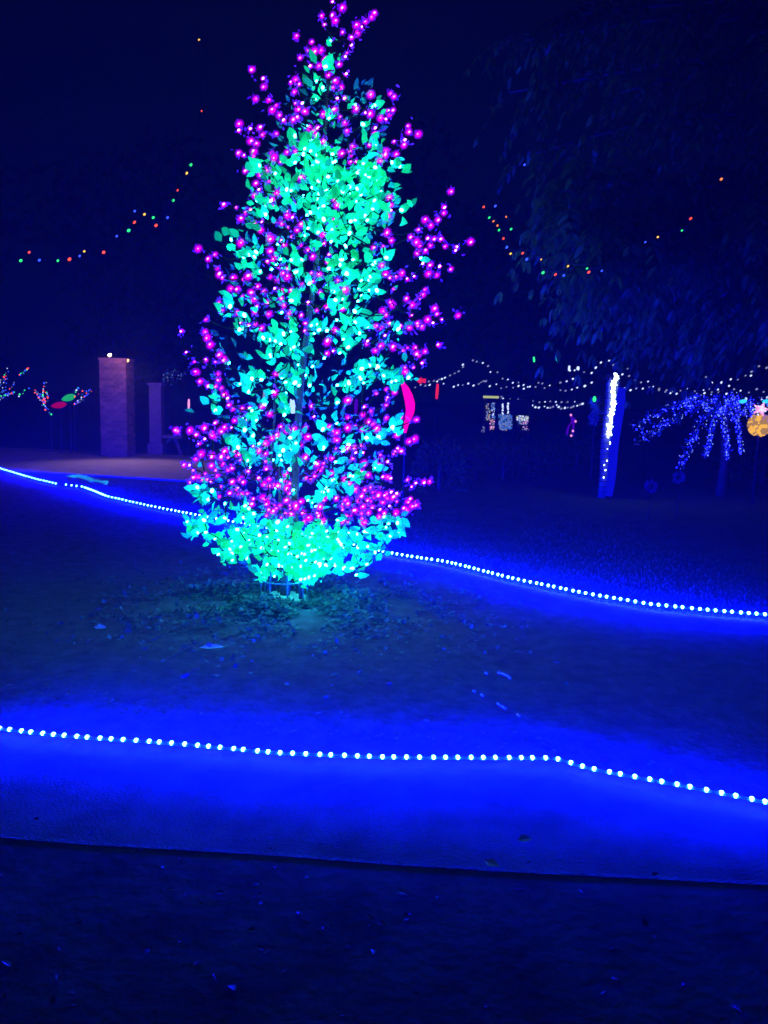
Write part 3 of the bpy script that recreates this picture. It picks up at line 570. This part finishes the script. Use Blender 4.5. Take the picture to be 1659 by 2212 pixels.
# ---------------------------------------------------------------- pink crescent, red pennant
pc = [P(x, y, 10) for x, y in [(869,826),(876,840),(882,856),(886,872),(886,888),(882,903),(877,918),(875,935)]]
o = thing('pink_light_crescent', 'bright pink glowing crescent tube just right of the light tree', 'light tube', (pc[-1].x, pc[-1].y, 0))
MB().tube(pc, [.024,.045,.058,.062,.056,.042,.032,.016], 10).build('tube', 'pink_tube', o, smooth=True)
MB().tube([Vector((pc[-1].x, pc[-1].y+.03, 0)), pc[-1]+Vector((0,.03,.05)), pc[3]+Vector((0,.06,0))], .014, 5).build('stake', 'dark', o)
a = P(910, 822, 20); o = thing('red_arrow_light', 'small red arrow shaped light beside the pink crescent', 'light sign', (a.x, a.y, 0))
g = MB(); sh = [(-.11,-.02),(.0,-.1),(.0,-.045),(.11,-.06),(.12,.05),(.0,.05),(.0,.10)]
g.v = [(a.x+x, a.y, a.z+z) for x, z in sh] + [(a.x+x, a.y+.04, a.z+z) for x, z in sh]; n = len(sh)
g.f = [tuple(range(n)), tuple(range(2*n-1, n-1, -1))] + [(i, n+i, n+(i+1) % n, (i+1) % n) for i in range(n)]
g.build('arrow', 'red_tube', o); MB().tube([Vector((a.x, a.y+.06, 0)), Vector((a.x, a.y+.06, a.z))], .012, 4).build('stake', 'dark', o)

# ---------------------------------------------------------------- wrapped post
pp = G(1298, 1078); ptop = P(1314, 806, pp.y).z
post = thing('wooden_post', 'tall pale post lit blue down its right side, carrying a wound white light string', 'post', pp)
pts_ = [Vector((pp.x+.05+.01*math.sin(i)+.006*i, pp.y+.12, ptop*i/10*.99)) for i in range(11)]
MB().tube(pts_, [.075,.08,.085,.09,.095,.10,.10,.11,.11,.115,.11], 12).build('shaft', 'timber', post, smooth=True)
br = [Vector((p.x+.075+.004*k_i, p.y-.085, max(p.z, .05))) for k_i, p in enumerate(pts_[:-1])]
MB().tube(br, [.06,.065,.07,.072,.074,.076,.078,.078,.076,.06], 10).build('blue_side_glow', 'blue_post_glow', post, smooth=True)  # glowing column added to stand for the post's blue-lit side
ws = thing('wound_light_string', 'white light string wound densely round the upper half of the pale post', 'string light', (pp.x, pp.y, 0))
g = MB(); cab = MB(); helix = []
for i in range(420):
    t = R.random()**.62 if i < 330 else R.random()
    z = .05 + (ptop-.05)*t; dn = 1 if t > .5 else .14
    if R.random() > dn: continue
    sp = .065 if t > .42 else .05
    x = pp.x + .01 + .08*t + .05*noise.noise(Vector((0,0,z*3))) + R.gauss(0, sp*.3); y = pp.y - .03 - R.random()*.03
    g.ball((x, y, z), R.uniform(.006, .0115), 5, 4)
for i in range(200): z = .05+(ptop-.05)*i/199; helix.append(Vector((pp.x+.07+.15*math.cos(i*.7), pp.y+.12+.15*math.sin(i*.7), z)))
MB().tube(helix, .004, 4).build('cable', 'wire', ws); g.build('bulbs', 'hot_w', ws, 'stuff')

# ---------------------------------------------------------------- blue lit weeping tree
fr = ["1270,560 1100,572 950,602 850,632 745,690 660,745 570,795", "1280,590 1130,628 1050,645 900,712 780,792 690,850 620,905", "1265,620 1150,700 1100,770 1060,850 1020,960 970,1050 935,1120",
 "1265,650 1215,745 1195,830 1175,920 1155,1035", "1290,650 1300,780 1318,880 1325,960 1327,1050", "1395,640 1408,750 1420,850 1428,930 1437,1010", "1300,600 1370,560 1330,640 1365,740", "1330,600 1390,590 1440,650 1480,690",
 "1350,560 1370,530 1420,570 1500,590 1600,590 1659,595", "1500,600 1530,680 1545,760", "1040,640 1000,600 1000,560", "1160,620 1040,560 1100,545"]
c0 = c6("1330,600")[0]; BD = 13.0; bt0 = P(*c0, BD+.4)
bt = thing('blue_weeping_tree', 'weeping tree whose arching branches are strung with small blue lights', 'tree', (bt0.x, bt0.y, 0))
MB().tube([Vector((bt0.x+.1, bt0.y+.2, 0)), Vector((bt0.x+.12, bt0.y+.2, .6)), Vector((bt0.x+.03, bt0.y+.1, 1.2)), bt0], [.09,.07,.06,.04], 7).build('trunk', 'bark', bt, smooth=True)
MT['blue_leaf'] = mat('blue_leaf', (.25,.3,.45), .6, trans=.4, vary=.4)
bl = MB(); bb = MB(); pb_ = MB(); MT['blue_floss'] = glow('blue_floss', (.003,.004,1), .42, 'NONE')
for fi, s in enumerate(fr):
    pl = c6(s); n = len(pl); dsp = R.uniform(-.7, .9)
    q = [P(x, y, BD + dsp*(i/(n-1))) for i, (x, y) in enumerate(pl)]; q = [bt0.lerp(q[0], .8)] + q if fi < 9 else q
    q = resample(q, 40); MB().tube(q, [.016*(1-.6*i/39) for i in range(40)], 5).build('branch', 'bark', bt)
    wid = .075 if fi in (0,1,2,8) else .04
    for p in resample(q, 42 if fi < 6 else 22):
        for k in range(5):
            v = p + rv(wid); bl.leaf(v, rv(), rv(), R.uniform(.03,.07), R.uniform(.012,.028), .2, .2)
        if R.random() < .8: bb.ball(p + rv(wid*.8), .0075, 5, 3)
        if R.random() < .75: pb_.ball(p + rv(wid) + Vector((0,-.03,0)), R.uniform(.004,.0085), 5, 3)
bl.build('leaves', 'blue_leaf', bt, 'stuff'); bb.build('blue_bulbs', 'led_blue', bt, 'stuff'); pb_.build('pale_bulbs', 'led_pale', bt, 'stuff')
# ---------------------------------------------------------------- orange ball with pink star
a = P(1641, 918, 12.5); o = thing('orange_light_ball', 'orange and yellow glowing ball of lights at the right edge of the picture', 'light ball', (a.x, a.y, 0))
MB().ball(a, .15, 14, 10).build('core', 'gold', o, smooth=True); g1, g2, g3 = MB(), MB(), MB(); MT['pink_d'] = glow('pink_d', (.75,.3,.7), .5, 'NONE')
for k in range(260):
    d = rv(); d.normalize(); u_ = d.x*.8+d.z*.3+R.uniform(-.35,.35); (g3 if u_ > .38 else g2 if u_ > .1 or R.random() < .25 else g1).ball(a + d*.155, R.uniform(.016,.034), 5, 4)
g3.build('pink_bulbs', 'pink_d', o, 'stuff')
g1.build('orange_bulbs', 'orange', o, 'stuff'); g2.build('gold_bulbs', 'gold', o, 'stuff')
MB().tube([Vector((a.x, a.y, 0)), Vector((a.x, a.y, a.z-.12))], .02, 6).build('stake', 'dark', o)
a = P(1644, 884, 12.4); o = thing('pink_light_star', 'pink and white star of lights just above the orange ball', 'light star', a)
g = MB(); g.v = [(a.x, a.y-.03, a.z), (a.x, a.y+.03, a.z)]
for i in range(10): rr_ = .15 if i % 2 == 0 else .065; t = math.pi*i/5+.3; g.v.append((a.x+rr_*math.sin(t), a.y, a.z+rr_*math.cos(t)*.8))
for i in range(10): j = 2+i; k = 2+(i+1) % 10; g.f += [(0, j, k), (1, k, j)]
g.build('star', 'pink_w', o); g = MB()
for k in range(26): t = R.uniform(0, 6.28); q = R.random()*.14; g.ball((a.x+q*math.cos(t)-.02, a.y-.04, a.z+q*math.sin(t)*.7), .012, 5, 3)
g.build('bulbs', 'bulb_w', o, 'stuff')
for i, (px, lb) in enumerate(((1605,'left'), (1655,'right'))):
    a = P(px, 867, 12.6); o = MB().ball((0,0,0), .035, 6, 4, (1,0,.2), 1.8).build('cyan_light', 'cyan_dash'); o.location = a; tag(o, lb + ' one of two small cyan lights over the pink star', 'light', 'cyan lights over the star')

# ---------------------------------------------------------------- lit booth
BX = 26.0; b0 = P(1095, 930, BX); b0.z = 0
booth = thing('display_booth', 'small lit booth with yellow fascia, blue counter and hanging light strands', 'booth', b0)
def pbox(nm, x0, y0, x1, y1, dep, th, m_, kind=None):
    A = P(881+.2451*x0, 745.5+.2451*y0, BX+dep); B = P(881+.2451*x1, 745.5+.2451*y1, BX+dep)
    return MB().box(((A.x+B.x)/2, A.y+th/2, (A.z+B.z)/2), abs(B.x-A.x), th, abs(A.z-B.z)).build(nm, m_, booth, kind)
pbox('fascia', 668, 446, 802, 470, 0, .12, 'yellow_sign'); pbox('roof', 655, 425, 1080, 442, .1, 2.0, 'dark'); pbox('counter', 802, 612, 918, 745, .1, .8, 'dark'); pbox('side_panel', 960, 622, 1062, 718, .1, .6, 'dark'); pbox('back_wall', 690, 470, 1070, 745, 1.4, .08, 'dark')
for x in (672, 1072): pbox('booth_post', x, 442, x+9, 780, .2, .12, 'dark')
cols = ['bulb_w','bulb_w2','sky_panel','pink_w','gold','yellow_sign']
sets = {c: MB() for c in cols}
def sprinkle(x0, y0, x1, y1, n, pal, r):
    for k in range(n):
        x, y = R.uniform(x0, x1), R.uniform(y0, y1); sets[R.choice(pal)].ball(P(881+.2451*x, 745.5+.2451*y, BX-.05-R.random()*.03), r*R.uniform(.6,1.3), 5, 3)
sprinkle(690,515,725,660,60,['bulb_w2','yellow_sign','gold','sky_panel'],.018); sprinkle(735,510,768,640,60,['bulb_w','bulb_w2','sky_panel'],.019); sprinkle(725,640,762,750,45,['pink_w','gold','bulb_w2'],.02)
sprinkle(831,515,842,608,34,['bulb_w'],.016); sprinkle(876,510,890,608,40,['bulb_w'],.018); sprinkle(802,612,918,745,300,['sky_panel','sky_panel','sky_panel','bulb_w2'],.022)
sprinkle(960,625,1062,665,90,['bulb_w','yellow_sign','bulb_w2'],.022); sprinkle(980,665,1062,700,40,['sky_panel','pink_w','bulb_w2'],.02); sprinkle(650,715,675,765,12,['bulb_w2'],.015); sprinkle(815,735,870,752,12,['bulb_w2','gold'],.015); sprinkle(1010,715,1080,748,18,['bulb_w2','pink_w'],.015)
for c in cols: sets[c].build('bulbs', c, booth, 'stuff')
# purple figure left of the post
def poly_lights(name, label, cat, lines, d, r, m_, step=.05, dots=None, dm='pink_w', base=None):
    L_ = [[P(x, y, d) for x, y in l] for l in lines]; lo_ = min((p for l in L_ for p in l), key=lambda p: p.z)
    o = thing(name, label, cat, (lo_.x, lo_.y, 0))
    for l in L_: MB().tube(l, r, 5).build('light_tube', m_, o, smooth=True)
    if dots: g = MB(); [g.ball(P(x, y, d-.08), r*1.1, 6, 4) for x, y in dots]; g.build('bulbs', dm, o, 'stuff')
    MB().tube([Vector((lo_.x, lo_.y+.03, 0)), lo_], .012, 4).build('stake', 'dark', o)
    return o
poly_lights('violet_light_figure', 'small violet light figure like a prancing deer, left of the wrapped post', 'light figure', [c5("1435,605 1445,650 1460,690 1455,760 1450,800"), c5("1445,640 1478,665"), c5("1450,670 1415,720 1400,790"), c5("1478,665 1455,700")], 20, .028, 'violet', dots=c5("1437,616 1478,672 1455,757 1440,798"))
# pale blurry shrub figure between it and the post
a = P(1285, 900, 16); o = thing('pale_shrub', 'faint pale shrub with a small green light, just left of the wrapped post', 'shrub', (a.x, a.y, 0)); g = MB()
for k in range(260): y = R.uniform(860, 915); g.leaf(P(1284+R.gauss(0,5)+(6 if 880 < y < 893 else 0), y, 16+R.uniform(-.2,.2)), rv(), rv(), .07, .03)
MT['pale_fol'] = mat('pale_fol', (.5,.55,.55), .7, trans=.3, vary=.3)
g.build('foliage', 'pale_fol', o, 'stuff'); MB().tube([Vector((a.x, a.y, 0)), a], .02, 5).build('stem', 'bark', o)
MB().ball(P(1284, 862, 15.7), .035, 6, 4, (0,0,1), 1.6).build('green_bulb', 'bulb_g', o)
# flower globes low right
for px, py, lb in ((1407,1050,'left one of two dim mauve flower globes low in the right of the lawn'), (1467,1032,'right one of two dim mauve flower globes low in the right of the lawn')):
    a = P(px, py, 10.5); o = thing('flower_globe', lb, 'flower', (a.x, a.y, 0), 'dim flower globes'); g = MB()
    for k in range(260): d = rv(); d.normalize(); g.leaf(a + d*R.uniform(.03,.075), d+rv(.5), rv(), .03, .02)
    g.build('petals', 'mauve', o, 'stuff'); MB().tube([Vector((a.x, a.y, 0)), a], .008, 5).build('stem', 'wire', o)

# ---------------------------------------------------------------- left light sculptures
c4 = lambda s: [(.2860*x, 711.6+.4*0+ .2860*y) for x, y in pts(s)]
def sprig(name, label, lines, d, pal, step, r, group=None, wd=.03):
    L_ = [[P(x, y, d+R.uniform(-.2,.2)) for x, y in l] for l in lines]; lo_ = min((p for l in L_ for p in l), key=lambda p: p.z)
    o = thing(name, label, 'light sculpture', (lo_.x, lo_.y, 0), group); gs = {}
    for l in L_:
        MB().tube(l, .008, 4).build('wire', 'wire', o)
        n = max(3, int(sum((b-a).length for a, b in zip(l, l[1:]))/step))
        for p in resample(l, n):
            c = R.choice(pal); gs.setdefault(c, MB()).ball(p + rv(wd), r*R.uniform(.6,1.25), 5, 3)
    for c in gs: gs[c].build('bulbs', c, o, 'stuff')
    MB().tube([Vector((lo_.x, lo_.y+.02, 0)), lo_], .012, 4).build('stake', 'dark', o); return o
mc = ['bulb_w2','bulb_w','bulb_g','bulb_r','bulb_b','bulb_b','sky_panel']
sprig('light_branches', 'fan of slanting multicoloured light branches at the far left edge', [c4("-40,460 20,400 60,300"), c4("-30,520 40,440 50,350"), c4("-20,500 50,465 110,405"), c4("-10,530 60,490 100,475"), c4("-60,560 0,520 40,495"), c4("140,345 190,320 220,300"), c4("140,515 180,470 210,450"), c4("-60,420 0,400 40,370")], 19, mc, .055, .018)
o = sprig('light_zigzag', 'zigzag multicoloured light stem left of the brick pillar', [c4("340,400 330,450 328,520 325,570"), c4("300,480 330,545 360,540"), c4("325,570 350,600 385,645"), c4("260,465 285,495 300,530"), c4("320,500 335,560 345,600"), c4("345,470 355,500 340,540")], 19, mc+['bulb_r'], .04, .018)
def disc(px, py, rx, ry, tilt, d, nm, lb, m_):
    a = P(px, py, d); o = thing(nm, lb, 'light disc', (a.x, a.y, 0), 'coloured light discs'); g = MB(); n = 18; g.v = [(a.x, a.y-.03, a.z)]; ct, st = math.cos(tilt), math.sin(tilt)
    ring_ = [(rx*math.cos(2*math.pi*i/n)*(1+.1*math.sin(5*i)), ry*math.sin(2*math.pi*i/n)) for i in range(n)]
    for dy in (0, .05): g.v += [(a.x+x*ct-y*st, a.y+dy, a.z+x*st+y*ct) for x, y in ring_]
    g.f = [(0, 1+(i+1) % n, 1+i) for i in range(n)] + [(1+i, 1+(i+1) % n, 1+n+(i+1) % n, 1+n+i) for i in range(n)]
    g.build('disc', m_, o); MB().tube([Vector((a.x, a.y+.08, 0)), Vector((a.x, a.y+.08, a.z))], .012, 4).build('stake', 'dark', o)
disc(148, 859, .16, .075, .35, 18.6, 'light_disc', 'bright green leaf shaped light disc left of the brick pillar', 'green_disc')
disc(127, 875, .17, .07, .2, 18.5, 'light_disc', 'dark red leaf shaped light disc below the green one', 'red_disc')
sprig('light_spray', 'small spray of blue and white lights just left of the brick pillar', [c4("560,560 600,545 625,520"), c4("560,470 590,440"), c4("570,505 630,470 680,450"), c4("590,545 640,500 680,465")], 18.6, mc, .05, .017)
sprig('light_twig_cloud', 'cloud of fine whitish twig lights between the slim pillar and the light tree', [c4("1225,380 1255,330 1270,290"), c4("1235,390 1280,340 1320,310"), c4("1260,400 1310,350 1345,320"), c4("1290,410 1340,370 1400,320"), c4("1240,350 1300,330"), c4("1330,385 1380,360 1430,290"), c4("1250,370 1340,340")], 20, ['bulb_w2','cream_fig','cream_fig','sky_panel'], .04, .013)
sprig('light_twig_cloud', 'tuft of blue lights beside the right edge of the brick pillar', [c4("960,350 985,310"), c4("955,410 985,440"), c4("965,440 950,400")], 21, ['bulb_b','sky_panel'], .06, .014)

# ---------------------------------------------------------------- trees
def spray(lf, base, d, L_, size, droop=.5, n=9):
    d = d.normalized(); side = d.cross(Vector((0,0,1)))
    if side.length < .1: side = Vector((1,0,0))
    side.normalize(); p = Vector(base)
    for i in range(n):
        t = i/n; q = p + d*L_*t + Vector((0,0,-droop*L_*t*t)); tg = (d + Vector((0,0,-2*droop*t)))
        s_ = size*(1-.4*t)
        for sg in (-1, 1):
            dd = tg*.55 + side*sg*R.uniform(.6,1) + Vector((0,0,-.35)) + rv(.2)
            lf.leaf(q, dd, Vector((0,-.5,1))+rv(.4), s_*R.uniform(.8,1.25), s_*.36, .12, .15)
big = G(1560, 1120); big = Vector((6.4, 10.6, 0))
bt_ = thing('broadleaf_tree', 'large dark tree with drooping leafy branches filling the upper right', 'tree', big)
MB().tube([big, big+Vector((-.1,.1,2)), big+Vector((-.3,0,4.5)), big+Vector((-.2,.2,8)), big+Vector((0,.1,12))], [.28,.24,.2,.14,.05], 10).build('trunk', 'bark', bt_, smooth=True)
lf = MB()
def bough(start, end, nspr, size=.12):
    m1 = start.lerp(end, .55) + Vector((0,0,.5)); q = resample([start, m1, end], 14)
    MB().tube(q, [.06*(1-.85*i/13) for i in range(14)], 6).build('limb', 'bark', bt_, smooth=True)
    for i in range(nspr):
        t = .25+.75*R.random()**.7; k = t*12.99; j = int(k); p = q[j].lerp(q[j+1], k-j) + rv(.12)
        dirn = (q[j+1]-q[j]).normalized() + rv(.75); spray(lf, p, dirn, R.uniform(.35,.7), size*1.45, R.uniform(.6,1.2), 6)
tips = [(1110,90,8.5,60),(1230,30,9,50),(1340,200,8,60),(1160,330,8.6,45),(1230,470,7.0,150),(1290,560,7.0,140),(1200,390,7.2,90),(1420,640,8.6,80),(1340,420,8.2,60),(1520,720,9,70),(1390,700,9.2,60),(1500,250,8,50),(1600,480,8,60),(1640,100,8.5,45),(1560,640,8,60),(1100,200,9.6,40),(1480,60,9,45),(1640,640,8.2,50),(1260,620,8.2,60),(1450,520,9.2,40)]
for px, py, d, n in tips:
    e = P(px, py, d); z0 = min(11, max(2.4, e.z+R.uniform(-.4,.9))); s = big + Vector((-.2, .1, z0)); bough(s, e, n)
lf.build('foliage', 'dark_leaf', bt_, 'stuff')
def far_tree(x, y, h, r, label, cat='tree', n=1500, sq=1.0):
    o = thing('background_tree', label, cat, (x, y, 0), 'dark trees behind the lights'); MB().tube([Vector((x,y,0)), Vector((x+.1,y,h*.35)), Vector((x,y,h*.8))], [r*.1, r*.075, r*.02], 7).build('trunk', 'bark', o, smooth=True)
    for k in range(5):
        a = k*1.3; MB().tube([Vector((x,y,h*(.3+.08*k))), Vector((x+r*.6*math.cos(a), y+r*.6*math.sin(a), h*(.45+.1*k)))], [r*.04, r*.012], 5).build('limb', 'bark', o)
    g = MB(); cl = [Vector((R.uniform(-.7,.7), R.uniform(-.7,.7), R.uniform(-.8,.9))) for _ in range(22)]
    for k in range(n):
        c = R.choice(cl); d = rv(); d.normalize(); p = Vector((x+(c.x+d.x*.33)*r, y+(c.y+d.y*.33)*r, h*.6+(c.z*.42+d.z*.14)*h*sq)); g.leaf(p, rv(), rv(), r*.13, r*.07)
    g.build('crown', 'dark_leaf', o, 'stuff')
far_tree(-17, 30, 10, 4.2, 'dark round tree in the far left behind the light branches'); far_tree(-9.5, 34, 12, 4.6, 'tall dark tree rising behind the brick pillar')
far_tree(-2, 38, 13, 5, 'tall dark tree directly behind the light tree'); far_tree(6.5, 42, 11, 5, 'dark tree behind the lit booth'); far_tree(15, 36, 12, 5, 'dark tree behind the wrapped post'); far_tree(23, 32, 10, 4.5, 'dark tree at the far right behind the blue tree')
def bush(x, y, r, h, label):
    o = thing('shrub', label, 'shrub', (x, y, 0), 'dark shrubs on the lawn'); g = MB()
    for k in range(900):
        d = rv(); d.normalize(); d.z = abs(d.z); q = R.uniform(.6, 1.0); g.leaf((x+d.x*r*q, y+d.y*r*q, d.z*h*q+.02), d+rv(.5), rv(), R.uniform(.05,.1), .04)
    g.build('foliage', 'dark_leaf', o, 'stuff'); MB().tube([Vector((x,y,0)), Vector((x,y,h*.6))], .03, 5).build('stem', 'bark', o)
bush(2.3, 15.5, .9, .8, 'dark rounded shrub right of the light tree below the booth'); bush(4.2, 17.5, 1.0, .9, 'dark rounded shrub below the violet figure'); bush(7.6, 16, 1.1, .9, 'dark shrub between the post and the blue tree'); bush(.9, 13.2, .5, .9, 'dark upright shrub below the pink crescent'); bush(-2.2, 12.6, .42, .65, 'dark shrub at the end of the lit path left of the light tree')

# ---------------------------------------------------------------- air volume added to stand in for lens glare
hz = MB().box((0, 60, 8), 120, 134, 19).mesh('glare_haze', 'dark'); hz.materials.clear()
m = bpy.data.materials.new('glare_haze'); m.use_nodes = True; N = m.node_tree.nodes; N.remove(N['Principled BSDF'])
pv = N.new('ShaderNodeVolumePrincipled'); pv.inputs['Color'].default_value = (.85,.9,1,1); pv.inputs['Density'].default_value = .0020; pv.inputs['Anisotropy'].default_value = .3
m.node_tree.links.new(pv.outputs[0], [x for x in N if x.type == 'OUTPUT_MATERIAL'][0].inputs['Volume'])
hz.materials.append(m); ho = put('glare_haze', hz, None, 'stuff')
